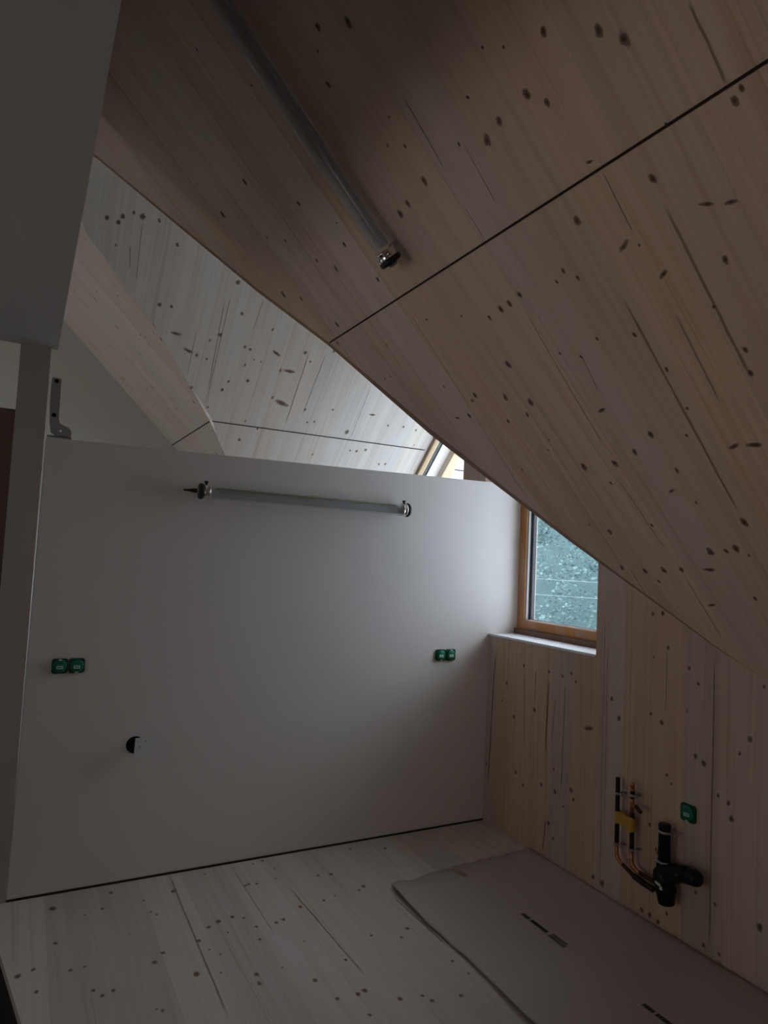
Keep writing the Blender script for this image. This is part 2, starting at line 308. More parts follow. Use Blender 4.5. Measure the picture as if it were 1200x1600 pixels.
FRAMES = {'C':((2.641,0,1.19),(-.70711,0,.70711),(0,1,0)),'E':((2.641,0,0),(0,0,1),(0,1,0)),'D':((0,7.93,0),(0,-.70711,.70711),(1,0,0)),'F':((0,0,0),(0,1,0),(1,0,0))}
FRAMES['B'] = FRAMES['C']
INWARD = {'C':(-.70711,0,-.70711),'E':(-1,0,0),'D':(0,-.70711,-.70711),'F':(0,0,1)}
INWARD['B'] = INWARD['C']
KNOTS = {
 'C': [(2.797,1.814,0.0115),(2.73,1.698,0.0128),(2.68,1.918,0.0101),(2.268,1.786,0.0122),(2.251,1.912,0.0107),(2.239,1.973,0.0132),(2.291,2.358,0.01),(2.739,2.696,0.0133),(2.748,3.03,0.0147),(2.52,2.455,0.0101),(2.423,1.839,0.0051),(2.384,1.774,0.006),(2.811,2.184,0.0089),(2.897,2.264,0.0045),(3.133,2.417,0.007),(2.319,2.594,0.0081),(2.466,2.709,0.0055),(2.368,2.317,0.0049),(2.534,2.823,0.0057),(2.476,1.765,0.0039),(2.76,1.873,0.0049),(2.259,1.056,0.0114),(2.211,1.015,0.014),(2.34,1.175,0.0105),(2.26,1.299,0.013),(2.254,1.417,0.0121),(2.238,1.485,0.0143),(2.213,1.259,0.0096),(1.923,1.359,0.0124),(1.81,1.696,0.0104),(1.799,1.758,0.0107),(1.794,1.807,0.0109),(1.785,1.879,0.009),(1.816,1.491,0.0076),(1.778,1.457,0.0075),(1.795,1.534,0.0058),(1.803,1.269,-0.0155),(1.689,1.205,-0.0136),(1.92,1.107,0.0109),(1.975,0.866,0.0094),(1.99,0.844,0.0066),(1.663,1.04,0.0094),(1.786,0.966,-0.0118),(1.806,1.018,-0.0121),(2.355,1.466,0.0052),(2.379,1.29,0.0048),(2.415,1.344,0.0049),(2.036,1.237,-0.0082),(2.012,1.017,0.0044),(1.787,1.227,0.0051),(2.281,1.581,0.0056),(2.112,2.306,0.01),(1.872,2.53,0.0055),(1.736,2.711,0.0059),(1.737,2.66,0.0058),(1.526,2.208,0.0103),(1.505,2.245,0.0079),(1.446,2.324,0.0108),(1.6,1.933,0.014),(1.431,1.944,0.0143),(1.383,2.001,0.0098),(1.477,2.053,0.0123),(1.604,2.353,0.0054),(1.258,1.975,0.0049),(1.213,2.012,0.005),(1.449,2.406,-0.0111),(1.376,2.123,0.0077),(1.138,2.23,0.0054),(1.883,2.188,0.0049),(1.834,2.003,0.0047),(2.057,2.773,0.0117),(2.311,3.02,0.0153),(2.243,2.903,0.0089),(1.574,1.682,0.0053),(1.205,1.529,0.0126),(1.11,1.741,0.0138),(1.114,1.892,0.0146),(1.024,1.814,0.0072),(0.784,1.975,0.0129),(1.418,1.347,0.0076),(1.552,1.384,0.0075),(1.275,1.353,0.0058),(1.557,1.124,0.005),(1.415,1.102,0.0084),(1.343,1.12,0.0086),(1.112,1.214,-0.0186),(1.117,1.276,-0.0153),(0.817,1.383,0.0146),(0.684,1.573,0.016),(0.688,1.509,0.0089),(0.701,1.467,0.0153),(0.672,1.434,0.0065),(1.332,1.659,-0.0131),(0.58,1.83,0.0151),(0.588,1.744,0.0122),(0.571,1.926,0.013),(0.583,2.038,0.0108),(0.594,1.623,-0.0188),(1.051,1.512,0.0085),(1.181,1.406,0.006),(0.911,1.512,0.0065),(0.813,1.751,0.0072),(1.54,1.61,0.0062),(1.58,1.514,0.006),(0.824,2.06,0.0053),(0.967,1.58,-0.011),(1.147,1.629,0.011),(0.46,1.508,0.0091),(0.516,1.888,0.0078),(0.404,1.708,-0.0148)],
 'E': [(1.393,2.223,0.0106),(1.401,2.166,0.0119),(1.247,2.134,0.0088),(1.173,2.021,0.0085),(1.114,1.975,0.0084),(0.949,2.46,0.0112),(0.929,2.222,0.009),(0.903,2.161,0.0117),(1.156,1.678,0.0076),(0.865,2.412,0.0126),(1.191,2.211,0.006),(1.004,3.131,0.0113),(1.003,2.918,0.0107),(0.997,2.811,0.0105),(1.026,2.744,0.0103),(0.988,2.709,0.0085),(0.875,3.284,0.0116),(0.761,3.321,0.0078),(0.691,3.207,0.0114),(0.771,3.029,0.0146),(0.348,3.456,0.01),(0.378,3.173,0.0113),(0.377,2.952,0.0107),(0.374,2.844,0.0139),(0.422,2.724,0.0135),(0.325,3.107,0.0111),(0.379,2.704,0.0101),(0.193,2.886,0.014),(0.768,2.609,-0.0231),(0.428,2.217,0.0089),(0.782,1.941,0.0137),(0.8,1.982,0.0111),(0.67,1.872,0.008),(0.654,1.826,0.0106),(0.596,1.811,0.0131),(0.645,2.103,0.0057),(0.677,2.128,0.0087),(0.867,1.778,0.0078),(0.937,1.735,0.0129),(0.051,2.552,0.0128),(0.045,2.493,0.0158),(0.031,2.25,0.0118),(0.028,2.206,0.0117),(0.022,2.16,0.0115),(0.08,2.114,0.0085),(0.229,1.687,0.015),(0.226,1.88,0.008),(0.038,1.928,0.0107),(0.039,1.857,0.0079),(0.318,2.777,0.0068),(0.126,2.848,0.0104),(0.235,1.971,0.0082)],
 'D': [(4.573,0.696,0.0152),(4.577,0.775,0.0131),(4.384,0.841,-0.027),(4.266,0.948,-0.0277),(4.44,1.141,0.0161),(4.855,1.17,0.0176),(4.635,1.252,0.0137),(4.563,1.501,0.0118),(4.382,1.339,0.0118),(4.37,1.382,0.0119),(4.38,1.08,0.0092),(4.226,1.09,0.0094),(4.069,1.289,0.0122),(4.103,1.431,0.0148),(3.988,1.259,0.0147),(4.431,1.799,0.0147),(4.379,1.583,-0.029),(4.248,1.725,-0.0348),(3.951,1.749,-0.0463),(3.925,1.961,0.0105),(3.804,2.017,0.0107),(3.821,2.075,0.0107),(3.966,2.194,0.0107),(3.542,1.504,0.0158),(3.673,1.622,0.0105),(3.813,1.189,0.0099),(3.765,2.397,0.0222),(3.977,2.561,-0.022),(3.892,2.748,0.0112),(3.903,2.899,0.0114),(3.889,3.037,0.0115),(3.577,2.561,0.0143),(3.603,2.641,0.0143),(3.466,2.833,0.0118),(3.475,2.896,0.0118),(3.575,2.499,0.0114),(4.364,1.863,0.0099),(4.292,1.432,0.0072),(4.286,1.488,0.0073),(5.063,0.305,0.0156),(5.096,0.392,0.0157),(5.054,0.372,0.0157),(5.136,0.45,0.0118),(5.127,0.503,0.0198),(5.127,0.602,0.012),(5.008,0.734,0.0124),(4.908,0.376,0.008),(3.962,1.032,0.0145)],
 'B': [(3.243,5.409,0.0096),(3.077,5.072,0.0091),(2.804,5.264,0.0096),(2.762,5.204,0.0095),(2.711,5.244,0.0096),(2.659,4.934,0.0137),(2.752,4.854,0.0134),(2.754,5.908,0.0107),(2.504,5.58,0.0077),(2.521,6.143,0.0112),(2.187,5.309,0.015),(2.333,5.754,0.008)],
 'F': [(3.391,0.473,0.0118),(3.296,0.733,0.0119),(3.258,0.424,0.0084),(3.232,0.35,0.0055),(3.34,0.23,0.0168),(3.053,0.231,0.0102),(3.007,0.503,0.0053),(3.264,0.597,0.0072),(3.119,0.631,0.007),(3.151,0.61,0.007),(2.821,0.605,0.0101),(2.769,0.565,0.0123),(2.635,0.694,0.0145),(2.961,0.86,0.0138),(2.973,0.924,0.0112),(2.944,0.967,0.0084),(2.859,0.998,0.0082),(2.761,0.981,0.0079),(2.542,0.898,0.0121),(2.855,1.085,0.0111),(2.867,1.122,0.0112),(2.939,1.227,0.0116),(2.421,1.087,0.012),(2.283,1.199,0.0117),(2.292,1.232,0.0118),(2.166,1.189,0.009),(2.29,1.12,0.0092),(2.95,1.348,0.0089),(3.0,1.578,0.0124),(2.974,1.542,0.0092),(3.399,1.695,0.0105),(3.174,1.482,0.0128),(3.186,1.417,0.0096),(3.427,1.157,0.0066),(3.443,1.213,0.01),(3.221,1.058,0.0092),(3.219,1.112,0.0093),(2.933,0.811,0.0109),(2.849,0.752,0.0105),(2.771,0.775,0.0051),(2.863,0.875,0.0054),(2.685,0.339,0.0092),(2.643,0.365,0.0091),(2.657,0.403,0.0092),(2.902,0.15,0.0096),(2.878,0.099,0.0141),(2.757,0.158,0.0091),(2.845,0.322,0.0073),(2.844,0.273,0.0096),(2.605,1.419,0.0081),(2.492,1.247,0.0076),(2.677,1.143,0.0053),(2.544,1.001,0.0049),(2.607,0.779,0.0049),(2.493,0.526,0.0044),(3.409,0.908,0.0063),(3.339,1.243,0.0065),(3.233,1.213,0.0063),(3.335,1.878,0.0106),(2.591,1.589,0.0111),(2.542,1.529,0.0081),(2.314,1.636,0.0077),(2.198,1.328,0.0116),(2.141,1.432,0.0093),(2.18,1.413,0.0071),(2.123,1.544,0.0094)],
}
CRACKS = {
 'C': [(2.491,1.668,2.249,1.682,0.0056),(3.289,2.573,2.037,2.645,0.0036),(2.0,2.251,0.944,2.323,0.0037),(2.191,0.865,2.007,0.867,0.0064),(2.003,1.217,1.821,1.225,0.0049),(1.86,1.113,1.309,1.127,0.0095),(1.695,1.355,0.84,1.383,0.0091),(1.579,1.232,1.263,1.246,0.0053),(1.06,1.77,0.68,1.759,0.0047),(1.547,1.605,1.407,1.623,0.0041),(1.77,1.713,1.158,1.743,0.0042),(2.272,1.564,2.079,1.578,0.0037),(2.136,1.695,2.014,1.697,0.003),(0.582,1.995,0.426,2.005,0.0053),(0.554,1.748,0.202,1.759,0.0049)],
 'E': [(1.426,2.518,-0.016,2.507,0.0049),(1.272,1.897,0.007,1.903,0.0082),(1.238,2.137,0.933,2.141,0.0044),(0.986,3.124,0.532,3.106,0.0075),(0.968,2.916,0.545,2.928,0.0143),(0.991,2.786,0.379,2.794,0.0104),(1.003,3.024,0.804,3.026,0.0073),(0.873,2.86,0.627,2.88,0.007),(1.235,2.495,0.293,2.488,0.0049),(1.078,3.402,0.211,3.435,0.0159),(0.206,2.907,0.028,2.925,0.0106)],
 'D': [(4.255,2.438,3.69,2.456,0.0053),(4.726,1.111,3.962,1.156,0.0089),(4.782,1.143,3.846,1.167,0.0066),(4.471,1.828,3.741,1.839,0.0098),(4.471,1.962,3.859,1.954,0.0074),(4.444,0.971,4.044,0.982,0.0054),(4.933,0.456,4.776,0.478,0.0081),(5.108,0.506,4.685,0.527,0.0059),(4.779,1.373,4.521,1.362,0.0068)],
 'F': [(3.503,0.747,2.319,0.737,0.0095),(3.138,1.242,2.348,1.274,0.0092),(2.865,1.661,2.404,1.674,0.0091),(3.381,1.047,2.763,1.048,0.0048)],
}

def add_marks(bm, key, rng, kmat=1, cmat=2):
    """knots and cracks as flush faces of the panel's own mesh; call after frame_uv"""
    o, U, V = [Vector(a) for a in FRAMES[key]]; N = Vector(INWARD[key]); lay = (bm.loops.layers.uv.get('UVMap') or bm.loops.layers.uv.new('UVMap'))
    off = 0.0006
    for (u, v, r) in KNOTS.get(key, []):
        hor = r < 0; r = abs(r)*1.15
        if hor: ru, rv, an = r*0.55, r*1.6, rng.uniform(-0.5,0.5)
        elif key in 'C' and r > 0.006: ru, rv, an = r*1.45, r*0.95, rng.uniform(-0.25,0.25)
        else: ru, rv, an = r*1.25, r*1.0, rng.uniform(-0.4,0.4)
        c = o+U*u+V*v+N*off; off += 0.000004
        ca, sa = math.cos(an), math.sin(an); vs = []
        for (a, b2) in ((-1,-1),(1,-1),(1,1),(-1,1)):
            x = a*ru; y = b2*rv; vs.append(bm.verts.new(c+U*(x*ca-y*sa)+V*(x*sa+y*ca)))
        f = bm.faces.new(vs); f.material_index = kmat
        for l, q in zip(f.loops, ((0.001,0.001),(0.999,0.001),(0.999,0.999),(0.001,0.999))): l[lay].uv = q
    for (u, v, u2, v2, wd) in CRACKS.get(key, []):
        a = o+U*u+V*v+N*0.0014; b2 = o+U*u2+V*v2+N*0.0014; d = (b2-a).normalized(); s = N.cross(d)*wd*0.62
        n = 10; prev = None
        for i in range(n+1):
            t = i/n; p = a+(b2-a)*t+s*rng.uniform(-0.25,0.25); cur = (bm.verts.new(p-s), bm.verts.new(p+s), t)
            if prev:
                f = bm.faces.new((prev[0], cur[0], cur[1], prev[1])); f.material_index = cmat
                for l, q in zip(f.loops, ((prev[2],0),(cur[2],0),(cur[2],1),(prev[2],1))): l[lay].uv = q
            prev = cur
def add_joint(bm, a, b2, N, w_=0.004, mat=3):
    a = Vector(a); b2 = Vector(b2); N = Vector(N); s = N.cross((b2-a).normalized())*w_*0.5; h = N*0.0022
    f = bm.faces.new([bm.verts.new(q) for q in (a-s+h, b2-s+h, b2+s+h, a+s+h)]); f.material_index = mat
WMATS = lambda m: [M[m], M['knot'], M['crack'], M['joint']]
rng = random.Random(11)

# ---------------- the room shell ----------------
XE = 2.641; YP = 3.475; CZ = 3.831           # wood end wall, partition plane, slope  z = CZ - x
VAL = [(2.641,1.689),(2.522,1.827),(2.129,2.207),(1.894,2.42),(1.636,2.642),(1.2155,2.946),(0.927,3.214),(0.19,3.787),(-0.07,4.03)]   # near valley (x, y)
RY, RZ = 4.03, 3.90
VAL2 = [(-0.07,4.03),(0.2036,4.44),(0.6795,4.80),(1.228,5.31),(1.409,5.53),(2.641,6.74)]    # far valley
def onC(x, y, lift=0.0): return (x-0.0+lift*.7071, y, CZ-x+lift*.7071)
NC = Vector((.70711,0,.70711))

# main slope, with its cut-out for the cross gable
bm = bmesh.new()
def c_strip(pairs, y_other):
    for (x0,y0),(x1,y1) in zip(pairs[:-1], pairs[1:]):
        slab(bm, [(x0,y0,CZ-x0),(x1,y1,CZ-x1),(x1,y_other,CZ-x1),(x0,y_other,CZ-x0)], NC*0.14)
c_strip(VAL, -3.2)
slab(bm, [(-0.07,-3.2,CZ+.07),(-0.07,7.0,CZ+.07),(-0.55,7.0,CZ+.55),(-0.55,-3.2,CZ+.55)], NC*0.14)
slab(bm, [(2.641,-3.2,1.19),(2.641,1.689,1.19),(2.95,1.689,.881),(2.95,-3.2,.881)], NC*0.14)
bmesh.ops.remove_doubles(bm, verts=bm.verts[:], dist=1e-5)
frame_uv(bm, FRAMES['C']); bmesh.ops.recalc_face_normals(bm, faces=bm.faces[:])
add_marks(bm, 'C', rng)
add_joint(bm, (1.2215,2.935,2.6095), (1.2215,-3.2,2.6095), INWARD['C'], 0.007)
struct(obj('ceiling', bm, WMATS('wood_ceiling'), recalc=False), 'knotty spruce roof slope with a dark panel joint, sloping down to the window wall')

# far part of the same slope, beyond the cross gable
bm = bmesh.new(); c_strip(VAL2[0:], 7.0)
bmesh.ops.remove_doubles(bm, verts=bm.verts[:], dist=1e-5)
frame_uv(bm, FRAMES['B']); bmesh.ops.recalc_face_normals(bm, faces=bm.faces[:])
add_marks(bm, 'B', rng); add_joint(bm, (1.228,5.32,2.603), (1.228,6.85,2.603), INWARD['B'], 0.010)
struct(obj('ceiling', bm, WMATS('wood_bright'), recalc=False), 'pale wooden roof slope strip beside the far white wall, above the partition')

# far slope of the cross gable
ND = Vector((0,.70711,.70711)); bm = bmesh.new()
dp = [(x, y, 7.93-y) for x, y in VAL2]; dp[0] = (-0.07,RY,RZ)
slab(bm, [(-0.07,4.03,3.9)]+[(x,y,7.93-y) for x,y in VAL2[1:]]+[(4.9,6.74,1.19),(4.9,4.03,3.9)], ND*0.14)
frame_uv(bm, FRAMES['D']); bmesh.ops.recalc_face_normals(bm, faces=bm.faces[:])
add_marks(bm, 'D', rng); add_joint(bm, (1.24,5.322,2.608), (3.22,5.322,2.608), INWARD['D'], 0.010)
add_joint(bm, (3.55,5.45,2.48), (3.95,5.45,2.48), INWARD['D'], 0.012)
struct(obj('ceiling', bm, WMATS('wood_bright'), recalc=False), 'pale knotty wooden slope of the cross gable seen over the partition')

# near slope of the cross gable, rising from the valley
bm = bmesh.new(); nn = Vector((0,-.76,.65)).normalized()*0.12
vp_ = [(3.6,1.689,1.19)]+[(x,y,CZ-x) for x,y in VAL]
for (a,b2) in zip(vp_[:-1], vp_[1:]):
    q = [a, b2, (b2[0],RY,RZ), (a[0],RY,RZ)]
    if (Vector(q[1])-Vector(q[2])).length < 1e-4: q = [q[0], q[1], q[3]]
    fs = [bm.verts.new(p) for p in q]; bm.faces.new(fs)
bmesh.ops.remove_doubles(bm, verts=bm.verts[:], dist=1e-5)
frame_uv(bm, ((0,0,0),(0,.65,.76),(1,0,0)))
_g = obj('ceiling', bm, M['wood_bright']); md = _g.modifiers.new('thick','SOLIDIFY'); md.thickness = 0.12; md.offset = 1.0 if _g.data.polygons[0].normal.z > 0 else -1.0
struct(_g, 'wooden slope of the cross gable rising from the valley above the window')

# narrow wooden strip along the valley edge
bm = bmesh.new(); up = Vector((0,0,1))
vv_ = [Vector((x,y,CZ-x)) for x,y in VAL[:]]
lw_ = [0.0,0.004,0.018,0.022,0.030,0.018,0.018,0.014,0.014]
off_d = Vector((0.40,0.90,-0.15)).normalized()
for i in range(len(vv_)-1):
    a, b2 = vv_[i], vv_[i+1]
    q = [a-off_d*0.002, b2-off_d*0.002, b2+off_d*lw_[i+1]*1.9, a+off_d*(lw_[i]*1.9+0.0005)]
    slab(bm, q, (0.03,0,0.03))
box_uv(bm, (-1,1,1))
struct(obj('trim_1', bm, M['wood_trim']), 'brown cut edge strip along the slanted ceiling edge')

# other side of the roof, eaves walls and gables: never seen straight on, they close the room
bm = bmesh.new(); slab(bm, [(-0.5,-3.2,4.331),(-0.5,7.0,4.331),(-3.7,7.0,1.131),(-3.7,-3.2,1.131)], (-.1,0,.1))
frame_uv(bm, ((-.5,0,4.331),(.7071,0,.7071),(0,1,0)))
struct(obj('ceiling', bm, M['wood_ceiling']), 'wooden roof slope on the stair side of the room')
bm = bmesh.new(); box(bm, (-3.75,-3.2,-0.2), (-3.62,7.0,1.25)); struct(obj('wall_left', bm, M['plaster']), 'low white eaves wall on the stair side')
for nm, y, mm, lab in (('wall_rear', -3.1, 'plaster', 'white gable wall behind the camera'), ('wall_back', 6.85, 'plaster_back', 'white wall at the far end beyond the partition')):
    bm = bmesh.new(); t = 0.1 if y > 0 else -0.1
    slab(bm, [(-3.65,y,0),(3.35,y,0),(3.35,y,1.25),(2.75,y,1.25),(-0.5,y,4.5),(-3.65,y,1.35)], (0,t,0))
    struct(obj(nm, bm, M[mm]), lab)

# floor with the stair opening
bm = bmesh.new()
hole = [(-1.3,3.25),(0.008,3.25),(0.037,3.06),(0.111,2.60),(0.215,2.12),(0.36,1.40),(-1.3,1.40)]
polys = [[(-3.7,-3.2),(-1.3,-3.2),(-1.3,7),(-3.7,7)], [(-1.3,-3.2),(3.4,-3.2),(3.4,1.40),(-1.3,1.40)], [(-1.3,3.25),(3.4,3.25),(3.4,7),(-1.3,7)],
         [(0.36,1.40),(3.4,1.40),(3.4,3.25),(0.008,3.25),(0.037,3.06),(0.111,2.60),(0.215,2.12)]]
for p in polys: slab(bm, [(x,y,0) for x,y in p], (0,0,-0.03))
frame_uv(bm, FRAMES['F']); bmesh.ops.recalc_face_normals(bm, faces=bm.faces[:])
add_marks(bm, 'F', rng)
struct(obj('floor', bm, WMATS('wood_floor'), recalc=False), 'whitewashed spruce board floor with dark knots and a stair opening')
bm = bmesh.new()
for i in range(len(hole)):
    a, b2 = hole[i], hole[(i+1)%len(hole)]
    f = bm.faces.new([bm.verts.new(q) for q in ((a[0],a[1],-0.03),(b2[0],b2[1],-0.03),(b2[0],b2[1],-2.4),(a[0],a[1],-2.4))])
bm.faces.new([bm.verts.new((x,y,-2.4)) for x,y in hole])
struct(obj('wall_stairwell', bm, M['stair_dark']), 'dark stairwell shaft below the floor edge')

# wood end wall (with the window cut out), as one panel
def gz(y): return 1.19 if y < 1.689 else min(1.19+(y-1.689)*1.1576, RZ)
bm = bmesh.new()
WY0, WY1, WZ = 2.573, YP, 1.150
def eq(y0, z0, y1, z1a, z1b): slab(bm, [(XE,y0,z0),(XE,y1,z0),(XE,y1,z1b),(XE,y0,z1a)], (0.30,0,0))
eq(-3.2,0,1.689,1.19,1.19); eq(1.689,0,WY0,1.19,gz(WY0)); eq(WY0,0,WY1,WZ-0.012,WZ-0.012); eq(WY1+0.101,0,3.832,gz(WY1+0.101),gz(3.832))
bmesh.ops.remove_doubles(bm, verts=bm.verts[:], dist=1e-5)
frame_uv(bm, FRAMES['E']); bmesh.ops.recalc_face_normals(bm, faces=bm.faces[:])
add_marks(bm, 'E', rng)
struct(obj('wall_right', bm, WMATS('wood_wall'), recalc=False), 'upright spruce board end wall around the window and the pipes')
# outer walls of the gable bay
bm = bmesh.new(); slab(bm, [(2.94,3.93,0),(3.40,3.93,0),(3.40,3.93,gz(3.93)),(2.94,3.93,gz(3.93))], (0,0.05,0)); slab(bm, [(2.90,3.80,0),(2.941,3.80,0),(2.941,3.80,gz(3.80)),(2.90,3.80,gz(3.80))], (0,0.15,0))
box(bm, (3.26,3.96,0), (3.42,6.9,1.05)); box(bm, (2.6,6.74,0), (3.42,6.86,1.3))
frame_uv(bm, FRAMES['E']); struct(obj('wall_bay', bm, M['wood_wall']), 'wooden side wall of the bay behind the partition')

# white partition
bm = bmesh.new(); PX0 = 0.050
slab(bm, [(PX0,YP,0.0),(2.86,YP,0.0),(2.86,YP,2.112),(PX0+0.010,YP,2.078)], (0,0.10,0))
struct(obj('wall_partition', bm, M['plaster']), 'white half-height partition wall carrying the tube lamp and the green boxes')
bm = bmesh.new(); box(bm, (PX0-0.004,YP-0.004,0.0), (XE,YP+0.001,0.010)); struct(obj('base_gap_shade', bm, M['joint']), 'thin dark strip for the shadow gap along the foot of the partition')  # dark strip puts the shade of the open base joint into colour
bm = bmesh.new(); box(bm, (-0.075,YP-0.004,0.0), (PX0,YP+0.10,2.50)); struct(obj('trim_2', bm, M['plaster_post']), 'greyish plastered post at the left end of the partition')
# white ceiling box over the stairs
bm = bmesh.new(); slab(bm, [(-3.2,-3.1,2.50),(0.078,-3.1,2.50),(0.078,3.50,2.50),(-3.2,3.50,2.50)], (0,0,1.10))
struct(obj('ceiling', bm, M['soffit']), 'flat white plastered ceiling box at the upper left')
bm = bmesh.new(); box(bm, (-2.2,4.95,0), (-0.085,5.03,2.44)); struct(obj('wall_far_left', bm, M['brown_wall']), 'dark brown wall panel behind the plastered post')

# ---------------- window in the end wall ----------------
FX = 2.86
bm = bmesh.new(); yl, yr = WY1-0.006, WY0+0.004; yo = WY1+0.03
fr_ = [(FX,yr,WZ+.032),(FX,yo,WZ+.032),(FX,yo,gz(yl)-.01),(FX,yr,gz(yr)-.01)]
fi_ = [(FX,yr+.06,WZ+.088),(FX,yl-.060,WZ+.088),(FX,yl-.060,gz(yl-.06)-.08),(FX,yr+.06,gz(yr+.06)-.08)]
for i in range(4):
    j = (i+1)%4; slab(bm, [fr_[i],fr_[j],fi_[j],fi_[i]], (0.018,0,0))
box_uv(bm, (0,0.3,1))
win = struct(obj('window_1', bm, M['wood_frame']), 'sloped-top window with oiled wooden frame above the white sill')
bm = bmesh.new(); box(bm, (FX-0.028,yr,WZ), (FX+0.07,yl,WZ+.033)); box_uv(bm, (0,1,0)); obj('frame_rail', bm, M['dark_rail'], win, label='dark brown lower rail')
bm = bmesh.new(); slab(bm, [(FX+.030,yr+.05,WZ+.08),(FX+.030,yl-.05,WZ+.08),(FX+.030,yl-.05,gz(yl-.05)-.07),(FX+.030,yr+.05,gz(yr+.05)-.07)], (0.004,0,0)); obj('pane', bm, M['glass'], win)
bm = bmesh.new(); box(bm, (FX+.0185,yr+.06,WZ+.080), (FX+.029,yl-.06,WZ+.094)); box(bm, (FX+.012,yl-.069,WZ+.088),(FX+.029,yl-.0605,gz(yl-.06)-.08)); obj('glazing_bead', bm, M['white_paint'], win, label='pale glazing bead')
bm = bmesh.new(); box(bm, (XE-0.004,WY0+0.001,WZ-0.012), (FX+0.02,WY1-0.001,WZ)); obj('window_sill', bm, M['white_paint'], win, label='white window sill')
bm = bmesh.new(); box(bm, (FX+.036,yl-.088,WZ+.05), (FX+.062,yo,3.0)); box(bm, (FX+.036,yr+.04,WZ+.05), (FX+.062,yl-.088,WZ+.097)); obj('outer_jamb', bm, M['black_metal'], win, label='black metal outer jamb')
bm = bmesh.new(); slab(bm, [(2.944,yr,WZ+.02),(2.944,yl,WZ+.02),(3.10,yl,WZ+.0),(3.10,yr,WZ+.0)], (0,0,-.01)); obj('outer_sill', bm, M['galvanised'], win)
# gable glazing of the bay, seen over the partition
GX = 3.26
bm = bmesh.new()
gp = [(GX,3.97,1.05),(GX,6.74,1.05),(GX,6.74,1.19),(GX,4.06,3.86),(GX,3.97,gz(3.97)-.02)]
cen = Vector((GX,5.0,1.9)); gi = [tuple(Vector(p)+(cen-Vector(p)).normalized()*0.085) for p in gp]
for i in range(5):
    j = (i+1)%5; slab(bm, [gp[i],gp[j],gi[j],gi[i]], (0.05,0,0))
box_uv(bm, (0,1,-1))
w2 = struct(obj('window_2', bm, M['wood_warm']), 'tall glazed gable window with light wooden frame behind the partition')
bm = bmesh.new(); gq = [tuple(Vector(p)+Vector((0.051,0,0))) for p in gp]; gr = [tuple(Vector(p)+(cen-Vector(p)).normalized()*0.10+Vector((0.051,0,0))) for p in gp]
for i in range(5):
    j = (i+1)%5; slab(bm, [gq[i],gq[j],gr[j],gr[i]], (0.022,0,0))
obj('black_seal', bm, M['black_metal'], w2, label='black outer frame')
bm = bmesh.new(); gs = [tuple(Vector(p)+Vector((0.085,0,0))) for p in gp]; gt = [tuple(Vector(p)+(cen-Vector(p)).normalized()*0.12+Vector((0.085,0,0))) for p in gp]
for i in range(5):
    j = (i+1)%5; slab(bm, [gs[i],gs[j],gt[j],gt[i]], (0.05,0,0))
obj('outer_frame', bm, M['galvanised'], w2, label='blue-grey metal outer frame')
bm = bmesh.new(); slab(bm, [tuple(Vector(p)+(cen-Vector(p)).normalized()*0.05+Vector((0.03,0,0))) for p in gp], (0.006,0,0)); obj('pane', bm, M['glass'], w2)
# overhang beam under the roof outside the gable window
bm = bmesh.new(); slab(bm, [(3.50,4.6,3.33),(3.60,4.6,3.33),(3.60,6.72,1.21),(3.50,6.72,1.21)], (0,-0.045,-0.045)); box_uv(bm, (0,1,-1))
struct(obj('trim_3', bm, M['wood_warm']), 'light wooden batten under the roof overhang outside the gable window')

